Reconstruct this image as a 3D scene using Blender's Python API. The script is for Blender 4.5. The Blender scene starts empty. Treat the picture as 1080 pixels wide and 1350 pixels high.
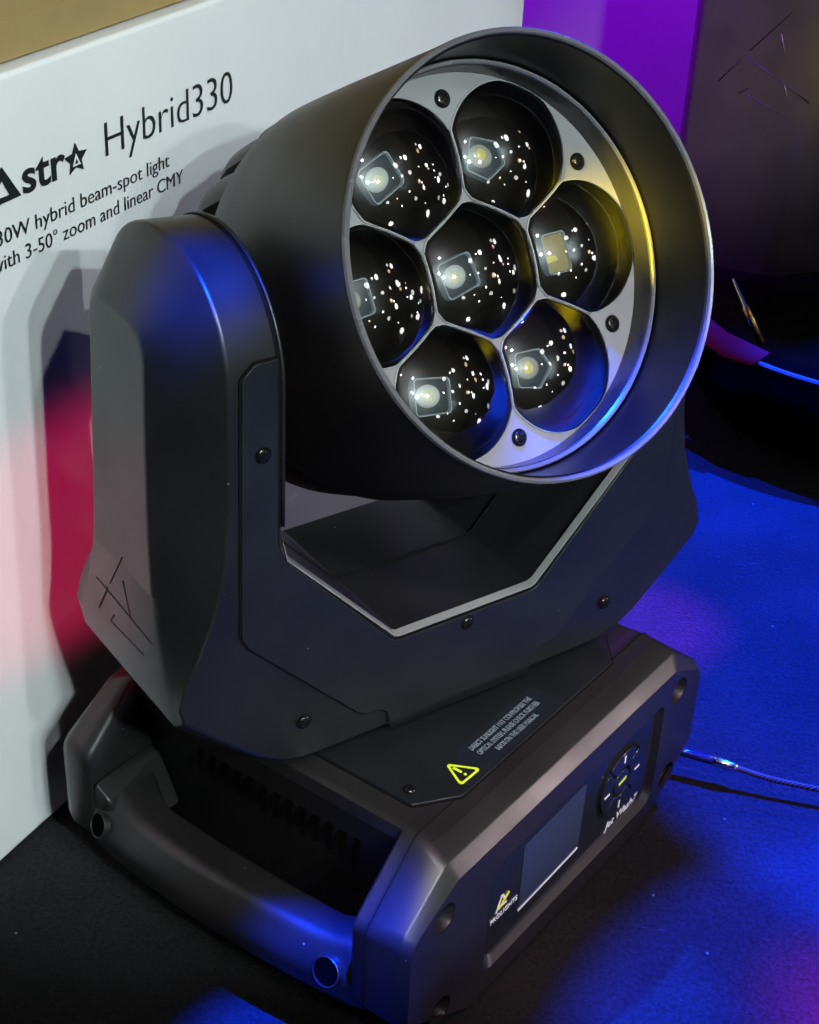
import bpy, bmesh, math, random
from mathutils import Vector, Matrix, noise
random.seed(7)
SC = bpy.context.scene
COL = SC.collection
R = math.radians
PI = math.pi

# ------------------------------------------------------------------ camera
cd = bpy.data.cameras.new("camera")
cam = bpy.data.objects.new("camera", cd); COL.objects.link(cam)
pitch, roll = 0.55436083, 0.05208421
c_, s_ = math.cos(pitch), math.sin(pitch)
r0 = Vector((1, 0, 0)); v0 = Vector((0, c_, -s_)); u0 = Vector((0, s_, c_))
cr, sr = math.cos(roll), math.sin(roll)
rr = r0*cr + u0*sr; uu = u0*cr - r0*sr
cam.matrix_world = Matrix(((rr.x, uu.x, -v0.x, 0), (rr.y, uu.y, -v0.y, 0), (rr.z, uu.z, -v0.z, 0.70), (0, 0, 0, 1)))
cd.sensor_fit = 'VERTICAL'; cd.sensor_height = 36.0; cd.sensor_width = 36.0
cd.lens = 2109.0/1350*36.0
cd.clip_start = 0.02; cd.clip_end = 50
SC.camera = cam

# ------------------------------------------------------------------ world, exposure
w = bpy.data.worlds.new("World"); SC.world = w; w.use_nodes = True
bg = w.node_tree.nodes["Background"]
bg.inputs[0].default_value = (0.55, 0.6, 0.75, 1); bg.inputs[1].default_value = 0.006
SC.view_settings.view_transform = 'Standard'
SC.view_settings.look = 'None'
SC.view_settings.exposure = 0.0
SC.view_settings.gamma = 1.0

# ------------------------------------------------------------------ lights of the show floor, plus added fill spots
def light(name, kind, loc, energy, color, target=None, **kw):
    l = bpy.data.lights.new(name, kind); l.energy = energy; l.color = color
    for k, v in kw.items(): setattr(l, k, v)
    o = bpy.data.objects.new(name, l); COL.objects.link(o); o.location = loc
    if target is not None:
        o.rotation_euler = (Vector(target)-Vector(loc)).to_track_quat('-Z', 'Y').to_euler()
    return o
HC = Vector((0.0536, 0.673, 0.42))      # the middle of the lens face
lamps = [((.832, .067, .55), 1.0), ((.757, -.264, .597), 1.0), ((.679, -.446, .583), 1.1), ((.92, -.017, .391), .95), ((.777, -.465, .425), .65),
         ((.947, .297, .12), 1.1), ((.982, .086, .17), 1.0), ((.945, .322, -.054), .95), ((.993, .1, -.064), 1.1), ((.972, -.211, -.104), 1.2),
         ((.687, -.717, -.116), 1.2), ((.637, -.75, .179), .65), ((.953, -.222, .206), .9), ((.854, .52, .022), 1.2), ((.845, -.325, .424), .8)]
for i, (d, k) in enumerate(lamps):
    d = Vector(d).normalized(); p = HC + d*2.9
    light("hall_lamp", 'POINT', p, (2.2, 3.0, 1.8)[i % 3]*k*k, (1.0, .98, .95) if i != 13 else (1, .8, .2), shadow_soft_size=.092*k, use_soft_falloff=False)
for i in range(29):                      # smaller and more distant lamps of the hall
    az = R(random.uniform(52, 140)); el = R(random.uniform(-3, 38))
    d = Vector((math.sin(az)*math.cos(el), math.cos(az)*math.cos(el), math.sin(el)))
    light("hall_lamp", 'POINT', HC + d*6.5, random.choice((2.2, 4.0)), random.choice([(1, .97, .93), (1, .75, .45), (1, .97, .93)]), shadow_soft_size=random.choice((.05, .08, .12, .16)), use_soft_falloff=False)
CC = Vector((-.12, .90, .3))
for d, e, c in (((.345, -.790, .525), 92, (.86, 1, .99)), ((.405, -.785, .468), 72, (.84, 1, 1)), ((.52, -.73, .46), 46, (.96, .98, 1)), ((.33, -.66, .68), 42, (.92, .96, 1))):
    light("white_key", 'SPOT', CC + Vector(d)*2.4, e, c, CC, spot_size=R(20.5), spot_blend=.35, shadow_soft_size=.022)
light("overhead_fill", 'SPOT', (.1, -.75, 2.1), 120, (1, .84, .88), (.06, .68, .14), spot_size=R(9), spot_blend=.8, shadow_soft_size=.06)  # added spot, only brightens the top of the base
BL = (0.0, .035, 1.0)
light("blue_beam", 'SPOT', (1.0, 1.5, 2.6), 6800, BL, (.52, .985, 0), spot_size=R(15.8), spot_blend=.06, shadow_soft_size=.02)
light("blue_beam", 'SPOT', (.75, .7, 2.6), 4800, (0, .03, 1), (.365, .505, 0), spot_size=R(12.2), spot_blend=.06, shadow_soft_size=.02)
light("blue_beam", 'SPOT', (.22, -.12, 2.3), 3000, (0, .05, 1.0), (-.096, .642, .412), spot_size=R(1.5), spot_blend=.35, shadow_soft_size=.012)
light("blue_beam", 'SPOT', (.16, .38, 2.4), 6500, BL, (-.042, .550, .09), spot_size=R(3.0), spot_blend=.2, shadow_soft_size=.015)
light("blue_beam", 'SPOT', (-.06, .90, 2.4), 2600, (0, .05, 1), (.100, .672, .35), spot_size=R(3.4), spot_blend=.6, shadow_soft_size=.015)
light("blue_beam", 'SPOT', (.10, 1.55, 2.3), 1500, BL, (.250, 1.225, 0), spot_size=R(5.4), spot_blend=.15, shadow_soft_size=.02)
light("red_beam", 'SPOT', (-.45, -1.3, .42), 200, (1.0, .0, .14), (-.194, .777, .195), spot_size=R(5.2), spot_blend=.75, shadow_soft_size=.01)
light("purple_beam", 'SPOT', (.10, 1.47, 1.1), 480, (.34, 0, 1.0), (.22, 1.8, .22), spot_size=R(46), spot_blend=.4, shadow_soft_size=.05)
light("purple_beam", 'SPOT', (.9, 1.4, 2.4), 2300, (.26, 0, .6), (.175, .985, 0), spot_size=R(2.8), spot_blend=.15, shadow_soft_size=.02)
light("magenta_beam", 'SPOT', (.9, .1, 1.8), 2200, (.5, 0, .4), (.275, .615, 0), spot_size=R(3.4), spot_blend=.6, shadow_soft_size=.03)
light("purple_beam", 'SPOT', (.5, .4, 2.4), 45, (.8, .2, .5), (.15, .72, 0), spot_size=R(10), spot_blend=.3, shadow_soft_size=.03)
light("white_key", 'SPOT', (.7, -1.0, 2.0), 300, (1, .88, .84), (.30, 1.46, .34), spot_size=R(6.5), spot_blend=.6, shadow_soft_size=.05)  # added fill, brightens the arm of the second light
light("amber_beam", 'SPOT', (-.80, -.35, 1.6), 600, (1.0, .76, .0), (.1265, .7415, .4160), spot_size=R(.95), spot_blend=.8, shadow_soft_size=.015)
light("amber_beam", 'SPOT', (-.80, -.35, 1.3), 1500, (1.0, .74, .0), (.104, .764, .408), spot_size=R(1.7), spot_blend=.9, shadow_soft_size=.015)
light("amber_beam", 'SPOT', (1.9, .9, .9), 160, (1, .70, .05), (.345, 1.46, .30), spot_size=R(4), spot_blend=.6, shadow_soft_size=.05)
light("pink_fill", 'SPOT', (3.2, 1.0, .42), 130, (1, .78, .82), (.09, .66, .06), spot_size=R(6.0), spot_blend=.4, shadow_soft_size=.10)  # added spot from the right, gives the bumper bevel its pinkish highlight

# ------------------------------------------------------------------ materials
MATS = {}
def nmat(name):
    m = bpy.data.materials.new(name); m.use_nodes = True
    nt = m.node_tree; b = nt.nodes["Principled BSDF"]
    MATS[name] = m
    return m, nt, b
def N(nt, t, **kw):
    n = nt.nodes.new(t)
    for k, v in kw.items():
        if k in n.inputs.keys(): n.inputs[k].default_value = v
        else: setattr(n, k, v)
    return n
def plastic(name, col, rough=.42, spec=.5, bump=.05, scale=1400, dust=.0, coat=0):
    m, nt, b = nmat(name)
    tc = N(nt, 'ShaderNodeTexCoord')
    b.inputs['Roughness'].default_value = rough
    b.inputs['Specular IOR Level'].default_value = spec
    n1 = N(nt, 'ShaderNodeTexNoise', Scale=scale, Detail=3.0)
    nt.links.new(tc.outputs['Object'], n1.inputs['Vector'])
    bp = N(nt, 'ShaderNodeBump', Strength=bump, Distance=.0004)
    nt.links.new(n1.outputs['Fac'], bp.inputs['Height']); nt.links.new(bp.outputs[0], b.inputs['Normal'])
    n2 = N(nt, 'ShaderNodeTexNoise', Scale=22.0, Detail=5.0)
    nt.links.new(tc.outputs['Object'], n2.inputs['Vector'])
    cr = N(nt, 'ShaderNodeValToRGB')
    cr.color_ramp.elements[0].position = .3; cr.color_ramp.elements[1].position = .75
    cr.color_ramp.elements[0].color = (*[c*.86 for c in col], 1); cr.color_ramp.elements[1].color = (*[c*1.14 for c in col], 1)
    nt.links.new(n2.outputs['Fac'], cr.inputs[0])
    out = cr.outputs[0]
    if dust:
        v = N(nt, 'ShaderNodeTexVoronoi', Scale=120.0, Randomness=1.0)
        nt.links.new(tc.outputs['Object'], v.inputs['Vector'])
        sp = N(nt, 'ShaderNodeSeparateColor'); nt.links.new(v.outputs['Color'], sp.inputs[0])
        g1 = N(nt, 'ShaderNodeMath', operation='GREATER_THAN'); g1.inputs[1].default_value = .9
        nt.links.new(sp.outputs[0], g1.inputs[0])
        g2 = N(nt, 'ShaderNodeMath', operation='LESS_THAN'); g2.inputs[1].default_value = .07
        nt.links.new(v.outputs['Distance'], g2.inputs[0])
        mu = N(nt, 'ShaderNodeMath', operation='MULTIPLY'); nt.links.new(g1.outputs[0], mu.inputs[0]); nt.links.new(g2.outputs[0], mu.inputs[1])
        mu2 = N(nt, 'ShaderNodeMath', operation='MULTIPLY'); mu2.inputs[1].default_value = dust; nt.links.new(mu.outputs[0], mu2.inputs[0])
        mx = N(nt, 'ShaderNodeMixRGB'); mx.inputs[2].default_value = (.45, .45, .42, 1)
        nt.links.new(mu2.outputs[0], mx.inputs[0]); nt.links.new(out, mx.inputs[1]); out = mx.outputs[0]
    nt.links.new(out, b.inputs['Base Color'])
    mr = N(nt, 'ShaderNodeMapRange'); mr.inputs['To Min'].default_value = rough-.10; mr.inputs['To Max'].default_value = rough+.13
    nt.links.new(n2.outputs['Fac'], mr.inputs[0]); nt.links.new(mr.outputs[0], b.inputs['Roughness'])
    b.inputs['Coat Weight'].default_value = coat
    return m
def flat(name, col, rough=.5, metal=0, spec=.5, emis=None, es=0):
    m, nt, b = nmat(name)
    b.inputs['Base Color'].default_value = (*col, 1); b.inputs['Roughness'].default_value = rough
    b.inputs['Metallic'].default_value = metal; b.inputs['Specular IOR Level'].default_value = spec
    if emis: b.inputs['Emission Color'].default_value = (*emis, 1); b.inputs['Emission Strength'].default_value = es
    return m
shell = plastic('satin_black_plastic', (.0092, .0097, .0105), .37, .50, .10, dust=.5)
shell_b = plastic('satin_black_plastic_base', (.0115, .0107, .011), .37, .50, .12, dust=.45)
shell_h = plastic('smooth_black_plastic_head', (.011, .0097, .0097), .40, .42, .05, dust=.15)
dark = plastic('dark_inner_plastic', (.008, .008, .009), .55, .3, .1)
seamm = flat('seam_black', (.004, .004, .004), .7, spec=.1)
gloss = flat('gloss_black_panel', (.010, .012, .016), .16, spec=.5)
screen_m = flat('screen_glass', (.030, .038, .075), .14)
white = flat('white_print', (.75, .78, .78), .5)
grey_print = flat('grey_print', (.16, .19, .22), .6)
yellow = flat('yellow_print', (.80, .82, .01), .5)
green = flat('yellow_green_print', (.62, .80, .02), .5)
blackp = flat('black_print', (.010, .014, .014), .5)
plate_m = plastic('grey_lens_plate', (.20, .20, .205), .38, .5, .04)
steel = flat('black_screw_steel', (.05, .05, .05), .22, metal=.9)
rimm = plastic('rim_edge_plastic', (.12, .12, .13), .25, .6, .03)
ringm = plastic('inner_ring_plastic', (.020, .020, .022), .28, .6, .05)
highlight_m = plastic('edge_highlight', (.19, .19, .19), .3, .6, .02)  # pale colour for the highlight painted along the window edge
sleeve_m = plastic('sleeve_black', (.0026, .0025, .0028), .34, .5, .02)
hole_m = flat('hole_shade', (.0008, .0008, .0008), .9, spec=.02)  # black paints the shade inside uncut bolt holes and vent slots
wall_shade = plastic('vent_wall_shade', (.0035, .0033, .0033), .6, .2, .1)  # shade on the recessed side walls, put into a darker plastic colour
glint = flat('glint', (.75, .52, .14), .25, metal=1)  # gold colour of the reflection streak in the round housing
redm = flat('red_fabric', (.30, .004, .012), .9, spec=.08)
silver = flat('silver_ferrule', (.75, .77, .8), .18, metal=1)
wire_m = flat('steel_wire', (.085, .06, .04), .55, metal=0, spec=.3)

m, nt, b = nmat('lens_glass')      # thin clear moulded lens: reflects like glass, clear otherwise
for n in list(nt.nodes): nt.nodes.remove(n)
out = N(nt, 'ShaderNodeOutputMaterial'); mx = N(nt, 'ShaderNodeMixShader')
fr = N(nt, 'ShaderNodeFresnel', IOR=2.6); gl = N(nt, 'ShaderNodeBsdfGlossy', Roughness=.018); tr = N(nt, 'ShaderNodeBsdfTransparent')
tr.inputs[0].default_value = (.86, .88, .9, 1)
g2 = N(nt, 'ShaderNodeBsdfGlossy', Roughness=.27); mg = N(nt, 'ShaderNodeMixShader'); mg.inputs[0].default_value = .07
tcl = N(nt, 'ShaderNodeTexCoord'); nzl = N(nt, 'ShaderNodeTexNoise', Scale=70.0, Detail=1.0); nt.links.new(tcl.outputs['Object'], nzl.inputs['Vector'])
bpl = N(nt, 'ShaderNodeBump', Strength=.22, Distance=.0010); nt.links.new(nzl.outputs['Fac'], bpl.inputs['Height']); nt.links.new(bpl.outputs[0], gl.inputs['Normal'])
nt.links.new(gl.outputs[0], mg.inputs[1]); nt.links.new(g2.outputs[0], mg.inputs[2])
nt.links.new(fr.outputs[0], mx.inputs[0]); nt.links.new(tr.outputs[0], mx.inputs[1]); nt.links.new(mg.outputs[0], mx.inputs[2]); nt.links.new(mx.outputs[0], out.inputs[0])
lens_m = m
edge_m = plastic('lens_edge', (.30, .31, .30), .25, .6, .02)
cup_m = plastic('lens_cup', (.014, .011, .006), .30, .35, .10, scale=500)
guide_m = flat('light_guide', (.36, .42, .42), .08)
phos_m = flat('led_phosphor', (.80, .66, .10), .3)
phos2_m = flat('led_dome', (.42, .43, .33), .12)
phos3_m = flat('led_dome_pale', (.62, .66, .58), .12)
phos4_m = flat('led_core_pale', (.78, .74, .42), .2)
amber_m = flat('amber_chip', (.42, .34, .14), .15)
guide2_m = flat('light_guide_glass', (.045, .055, .058), .05)

# carpet
def carpet():
    m, nt, b = nmat('dark_carpet')
    tc = N(nt, 'ShaderNodeTexCoord')
    n1 = N(nt, 'ShaderNodeTexNoise', Scale=330.0, Detail=6.0, Roughness=.75); nt.links.new(tc.outputs['Object'], n1.inputs['Vector'])
    n2 = N(nt, 'ShaderNodeTexNoise', Scale=9.0, Detail=6.0, Roughness=.6); nt.links.new(tc.outputs['Object'], n2.inputs['Vector'])
    cr = N(nt, 'ShaderNodeValToRGB'); e = cr.color_ramp.elements
    e[0].position = .42; e[0].color = (.005, .005, .006, 1); e[1].position = .60; e[1].color = (.030, .030, .032, 1)
    mu = N(nt, 'ShaderNodeMix', data_type='FLOAT'); mu.inputs[0].default_value = .3
    nt.links.new(n1.outputs['Fac'], mu.inputs[2]); nt.links.new(n2.outputs['Fac'], mu.inputs[3]); nt.links.new(mu.outputs[0], cr.inputs[0])
    # lint and scuffs
    v = N(nt, 'ShaderNodeTexVoronoi', Scale=75.0); nt.links.new(tc.outputs['Object'], v.inputs['Vector'])
    sp = N(nt, 'ShaderNodeSeparateColor'); nt.links.new(v.outputs['Color'], sp.inputs[0])
    g1 = N(nt, 'ShaderNodeMath', operation='GREATER_THAN'); g1.inputs[1].default_value = .945; nt.links.new(sp.outputs[0], g1.inputs[0])
    g2 = N(nt, 'ShaderNodeMath', operation='LESS_THAN'); g2.inputs[1].default_value = .065; nt.links.new(v.outputs['Distance'], g2.inputs[0])
    mm = N(nt, 'ShaderNodeMath', operation='MULTIPLY'); nt.links.new(g1.outputs[0], mm.inputs[0]); nt.links.new(g2.outputs[0], mm.inputs[1])
    mp = N(nt, 'ShaderNodeMapping'); mp.inputs['Scale'].default_value = (14, 60, 1); mp.inputs['Rotation'].default_value = (0, 0, .6)
    nt.links.new(tc.outputs['Object'], mp.inputs[0])
    n3 = N(nt, 'ShaderNodeTexNoise', Scale=3.0, Detail=4.0, Distortion=1.2); nt.links.new(mp.outputs[0], n3.inputs['Vector'])
    c3 = N(nt, 'ShaderNodeValToRGB'); c3.color_ramp.elements[0].position = .70; c3.color_ramp.elements[1].position = .84
    c3.color_ramp.elements[1].color = (.35, .35, .35, 1)
    nt.links.new(n3.outputs['Fac'], c3.inputs[0])
    mxx = N(nt, 'ShaderNodeMath', operation='MAXIMUM'); nt.links.new(mm.outputs[0], mxx.inputs[0]); nt.links.new(c3.outputs[0], mxx.inputs[1])
    mx = N(nt, 'ShaderNodeMixRGB'); mx.inputs[2].default_value = (.30, .30, .30, 1)
    nt.links.new(mxx.outputs[0], mx.inputs[0]); nt.links.new(cr.outputs[0], mx.inputs[1]); nt.links.new(mx.outputs[0], b.inputs['Base Color'])
    bp = N(nt, 'ShaderNodeBump', Strength=1.0, Distance=.006); nt.links.new(n1.outputs['Fac'], bp.inputs['Height']); nt.links.new(bp.outputs[0], b.inputs['Normal'])
    b.inputs['Roughness'].default_value = .75; b.inputs['Specular IOR Level'].default_value = .3
    return m
carpet_m = carpet()
def carton_mat(name, c0, c1, rough, scale=6.0, bump=.2):
    m, nt, b = nmat(name); tc = N(nt, 'ShaderNodeTexCoord')
    n1 = N(nt, 'ShaderNodeTexNoise', Scale=scale, Detail=7.0, Roughness=.6); nt.links.new(tc.outputs['Object'], n1.inputs['Vector'])
    n2 = N(nt, 'ShaderNodeTexNoise', Scale=500.0, Detail=3.0); nt.links.new(tc.outputs['Object'], n2.inputs['Vector'])
    cr = N(nt, 'ShaderNodeValToRGB'); e = cr.color_ramp.elements; e[0].position = .3; e[1].position = .7; e[0].color = (*c0, 1); e[1].color = (*c1, 1)
    nt.links.new(n1.outputs['Fac'], cr.inputs[0]); nt.links.new(cr.outputs[0], b.inputs['Base Color'])
    bp = N(nt, 'ShaderNodeBump', Strength=bump, Distance=.002); nt.links.new(n1.outputs['Fac'], bp.inputs['Height'])
    bp2 = N(nt, 'ShaderNodeBump', Strength=bump, Distance=.0003); nt.links.new(n2.outputs['Fac'], bp2.inputs['Height']); nt.links.new(bp.outputs[0], bp2.inputs['Normal'])
    nt.links.new(bp2.outputs[0], b.inputs['Normal']); b.inputs['Roughness'].default_value = rough
    return m
white_carton = carton_mat('white_printed_carton', (.68, .70, .70), (.76, .77, .77), .38, 5.0, .5)
kraft = carton_mat('kraft_cardboard', (.25, .175, .065), (.32, .23, .09), .8, 14)
wallm = carton_mat('backdrop_panel', (.055, .055, .065), (.065, .065, .075), .8)

# ------------------------------------------------------------------ helpers
def link(name, me, mats, parent=None, M=None, smooth=True, bevel=0, seg=2, ang=28):
    o = bpy.data.objects.new(name, me); COL.objects.link(o)
    if mats:
        for mt in (mats if isinstance(mats, (list, tuple)) else [mats]):
            me.materials.append(mt)
    if smooth: me.shade_smooth() if hasattr(me, 'shade_smooth') else None
    if parent is not None: o.parent = parent
    if M is not None: o.matrix_local = M
    if bevel:
        b = o.modifiers.new('bevel', 'BEVEL'); b.width = bevel; b.segments = seg; b.limit_method = 'ANGLE'; b.angle_limit = R(ang)
        b.harden_normals = True
    return o
def mesh(name, V, F, mats, parent=None, M=None, smooth=True, bevel=0, seg=2, ang=28, weld=False, midx=None, sharp=None):
    me = bpy.data.meshes.new(name); me.from_pydata([tuple(v) for v in V], [], F)
    bm = bmesh.new(); bm.from_mesh(me)
    if weld: bmesh.ops.remove_doubles(bm, verts=bm.verts, dist=2e-5)
    bmesh.ops.recalc_face_normals(bm, faces=bm.faces)
    if sharp is not None:
        for e in bm.edges:
            if len(e.link_faces) == 2 and e.calc_face_angle(0) > R(sharp): e.smooth = False
    bm.to_mesh(me); bm.free()
    if midx:
        for p in me.polygons: p.material_index = midx(p)
    return link(name, me, mats, parent, M, smooth, bevel, seg, ang)
def box(name, lo, hi, mats, parent=None, M=None, bevel=0, seg=2):
    x0, y0, z0 = lo; x1, y1, z1 = hi
    V = [(x0,y0,z0),(x1,y0,z0),(x1,y1,z0),(x0,y1,z0),(x0,y0,z1),(x1,y0,z1),(x1,y1,z1),(x0,y1,z1)]
    F = [(0,3,2,1),(4,5,6,7),(0,1,5,4),(1,2,6,5),(2,3,7,6),(3,0,4,7)]
    return mesh(name, V, F, mats, parent, M, smooth=bool(bevel), bevel=bevel, seg=seg)
def lathe(name, prof, mats, parent=None, M=None, n=96, scale=None, sharp=35, closed=False):
    """prof: (r, z) around local Z."""
    V = []; F = []
    for (r, z) in prof:
        for k in range(n):
            a = 2*PI*k/n; q = scale(a, r, z) if scale else r
            V.append((q*math.cos(a), q*math.sin(a), z))
    m_ = len(prof)
    for i in range(m_-1 + (1 if closed else 0)):
        j = (i+1) % m_
        for k in range(n):
            l = (k+1) % n
            F.append((i*n+k, i*n+l, j*n+l, j*n+k))
    return mesh(name, V, F, mats, parent, M, weld=True, sharp=sharp)
def rpoly(P, rad, seg=6):
    """rounded polygon: list of 2D points, radius per corner -> fixed count of points"""
    out = []; n = len(P)
    for i in range(n):
        p = Vector(P[i]); a = Vector(P[i-1]); b = Vector(P[(i+1) % n]); r = rad[i] if isinstance(rad, (list, tuple)) else rad
        da = (a-p).normalized(); db = (b-p).normalized(); ang = da.angle(db)
        t = min(r/math.tan(ang/2), .48*(a-p).length, .48*(b-p).length); r = t*math.tan(ang/2)
        p0 = p+da*t; p1 = p+db*t; bis = (da+db).normalized(); c = p+bis*(r/math.sin(ang/2))
        v0_ = p0-c; v1_ = p1-c
        a0 = math.atan2(v0_.y, v0_.x); a1 = math.atan2(v1_.y, v1_.x); d = (a1-a0+PI) % (2*PI)-PI
        for k in range(seg+1):
            q = a0+d*k/seg; out.append((c.x+r*math.cos(q), c.y+r*math.sin(q)))
    return out
def circle(cx, cy, r, n=32): return [(cx+r*math.cos(2*PI*k/n), cy+r*math.sin(2*PI*k/n)) for k in range(n)]
def to_mesh(obj):
    dg = bpy.context.evaluated_depsgraph_get(); me = bpy.data.meshes.new_from_object(obj.evaluated_get(dg))
    d = obj.data; bpy.data.objects.remove(obj)
    return me
def sheet(name, loops, mats, parent=None, M=None, ext=.0005, bev=0, smooth=False):
    """flat filled outline with holes, in local XY, thickness 2*ext"""
    cu = bpy.data.curves.new(name, 'CURVE'); cu.dimensions = '2D'; cu.fill_mode = 'BOTH'; cu.extrude = ext; cu.bevel_depth = bev; cu.bevel_resolution = 2
    if bev: cu.offset = -bev
    for lp in loops:
        s = cu.splines.new('POLY'); s.points.add(len(lp)-1); s.use_cyclic_u = True
        for p, q in zip(s.points, lp): p.co = (q[0], q[1], 0, 1)
    o = bpy.data.objects.new(name, cu); COL.objects.link(o); me = to_mesh(o); me.materials.clear()
    for p in me.polygons: p.material_index = 0; p.use_smooth = smooth
    return link(name, me, mats, parent, M, smooth=False)
def text(name, body, size, mats, parent, M, xs=1, shear=0, offset=0, align='LEFT', ext=.00015, fit=None, space=1, line=1):
    cu = bpy.data.curves.new(name, 'FONT'); cu.body = body; cu.size = size; cu.extrude = ext; cu.offset = offset; cu.shear = shear
    cu.align_x = align; cu.space_character = space; cu.space_line = line; cu.resolution_u = 4
    o = bpy.data.objects.new(name, cu); COL.objects.link(o); me = to_mesh(o); me.materials.clear()
    for p in me.polygons: p.material_index = 0
    if fit:
        xs_ = [v.co.x for v in me.vertices]; w_ = max(xs_)-min(xs_); xs = fit/w_
    for v in me.vertices: v.co.x *= xs
    return link(name, me, mats, parent, M, smooth=False)
def frame(o, X, Y, Z):
    X, Y, Z = Vector(X), Vector(Y), Vector(Z)
    return Matrix(((X.x, Y.x, Z.x, o[0]), (X.y, Y.y, Z.y, o[1]), (X.z, Y.z, Z.z, o[2]), (0, 0, 0, 1)))
def tube(name, pts, r, mats, parent=None, n=8, M=None, cyclic=False):
    V = []; F = []; P = [Vector(p) for p in pts]; up = Vector((0, 0, 1)); rs = r if isinstance(r, (list, tuple)) else [r]*len(P)
    m_ = len(P)
    for i, p in enumerate(P):
        if cyclic: t = (P[(i+1) % m_]-P[i-1]).normalized()
        else: t = (P[min(i+1, m_-1)]-P[max(i-1, 0)]).normalized()
        if abs(t.dot(up)) > .95: up = Vector((1, 0, 0))
        a = t.cross(up).normalized(); b = a.cross(t)
        for k in range(n):
            q = 2*PI*k/n; V.append(p + a*math.cos(q)*rs[i] + b*math.sin(q)*rs[i])
    for i in range(m_ if cyclic else m_-1):
        j = (i+1) % m_
        for k in range(n):
            l = (k+1) % n; F.append((i*n+k, i*n+l, j*n+l, j*n+k))
    if not cyclic:
        F.append(tuple(range(n))[::-1]); F.append(tuple((m_-1)*n+k for k in range(n)))
    return mesh(name, V, F, mats, parent, M)
def tag(o, label=None, cat=None, group=None, kind=None):
    for k, v in (('label', label), ('category', cat), ('group', group), ('kind', kind)):
        if v: o[k] = v
def empty(name, M):
    o = bpy.data.objects.new(name, None); COL.objects.link(o); o.matrix_world = M; o.empty_display_size = .05
    return o
def screw_mesh(r, sunk=False):
    """pan head screw with a cross slot, axis +Z"""
    V = []; F = []; MI = []
    def ring(prof, mi, n=20):
        b0 = len(V)
        for (q, z) in prof:
            for k in range(n): a = 2*PI*k/n; V.append((q*math.cos(a), q*math.sin(a), z))
        for i in range(len(prof)-1):
            for k in range(n): l = (k+1) % n; F.append((b0+i*n+k, b0+i*n+l, b0+(i+1)*n+l, b0+(i+1)*n+k)); MI.append(mi)
    ring([(r*1.18, .0002), (r*1.22, .0006), (r*1.05, .0007), (r*1.0, .0003)], 1)
    ring([(r*1.0, .0003), (r*.98, .0010), (r*.75, .0016), (r*.3, .0018), (0, .0018)], 0)
    for a in (R(20), R(110)):
        b0 = len(V); c, s = math.cos(a), math.sin(a); w2, l2 = r*.11, r*.62
        for (x, y) in ((-l2, -w2), (l2, -w2), (l2, w2), (-l2, w2)):
            V.append((x*c-y*s, x*s+y*c, .00195 + .00005*(a > 1)))
        F.append((b0, b0+1, b0+2, b0+3)); MI.append(1)
    me = bpy.data.meshes.new('screw'); me.from_pydata(V, [], F); me.materials.append(steel); me.materials.append(seamm)
    for p, mi in zip(me.polygons, MI): p.material_index = mi
    me.shade_smooth() if hasattr(me, 'shade_smooth') else None
    return me
SCREW = screw_mesh(.0036); SCREW_S = screw_mesh(.0030)
def screw(parent, M, me=None):
    o = bpy.data.objects.new('screw', me or SCREW); COL.objects.link(o); o.parent = parent; o.matrix_local = M
    return o
Z3 = (0, 0, 1)

# ------------------------------------------------------------------ the setting
me_v = [(-6, -3, 0), (8, -3, 0), (8, 9, 0), (-6, 9, 0)]
fl = mesh('carpet_floor', me_v, [(0, 1, 2, 3)], carpet_m, smooth=False); tag(fl, kind='structure')
bp_ = box('backdrop_wall', (-.6, 1.80, 0.003), (1.0, 1.86, 2.2), wallm); tag(bp_, kind='structure')

# ------------------------------------------------------------------ the moving head light
YB, YY = 0.94946142, 0.63354986
bx = Vector((math.cos(YB), math.sin(YB), 0)); by = Vector((-math.sin(YB), math.cos(YB), 0))
ux = Vector((math.cos(YY), math.sin(YY), 0)); uy = Vector((-math.sin(YY), math.cos(YY), 0))
O = Vector((0.0993051, 0.67645022, 0)); AX = O + by*.1245
ROOT = Matrix.Translation(AX) @ Matrix.Rotation(YB, 4, 'Z')
root = empty('moving_head_light', ROOT)
tag(root, 'matte black moving head stage light with seven round lenses, standing before the white carton', 'stage light')
D = .1245          # half depth of the base
def oct_loop(xt, zt, xs, zs, zl, xb, zb, y, rt=.012, rb=.010):
    P = [(-xb, zb), (xb, zb), (xs, zl), (xs, zs), (xt, zt), (-xt, zt), (-xs, zs), (-xs, zl)]
    return [(x, y, z) for x, z in rpoly(P, [rb, rb, rb, rt, rt, rt, rt, rb], 6)]
def loft(loops, cap0=False, cap1=False):
    n = len(loops[0]); V = [p for l in loops for p in l]; F = []
    for i in range(len(loops)-1):
        for k in range(n):
            l = (k+1) % n; F.append((i*n+k, i*n+l, (i+1)*n+l, (i+1)*n+k))
    if cap0: F.append(tuple(range(n))[::-1])
    if cap1: F.append(tuple((len(loops)-1)*n+k for k in range(n)))
    return V, F
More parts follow.
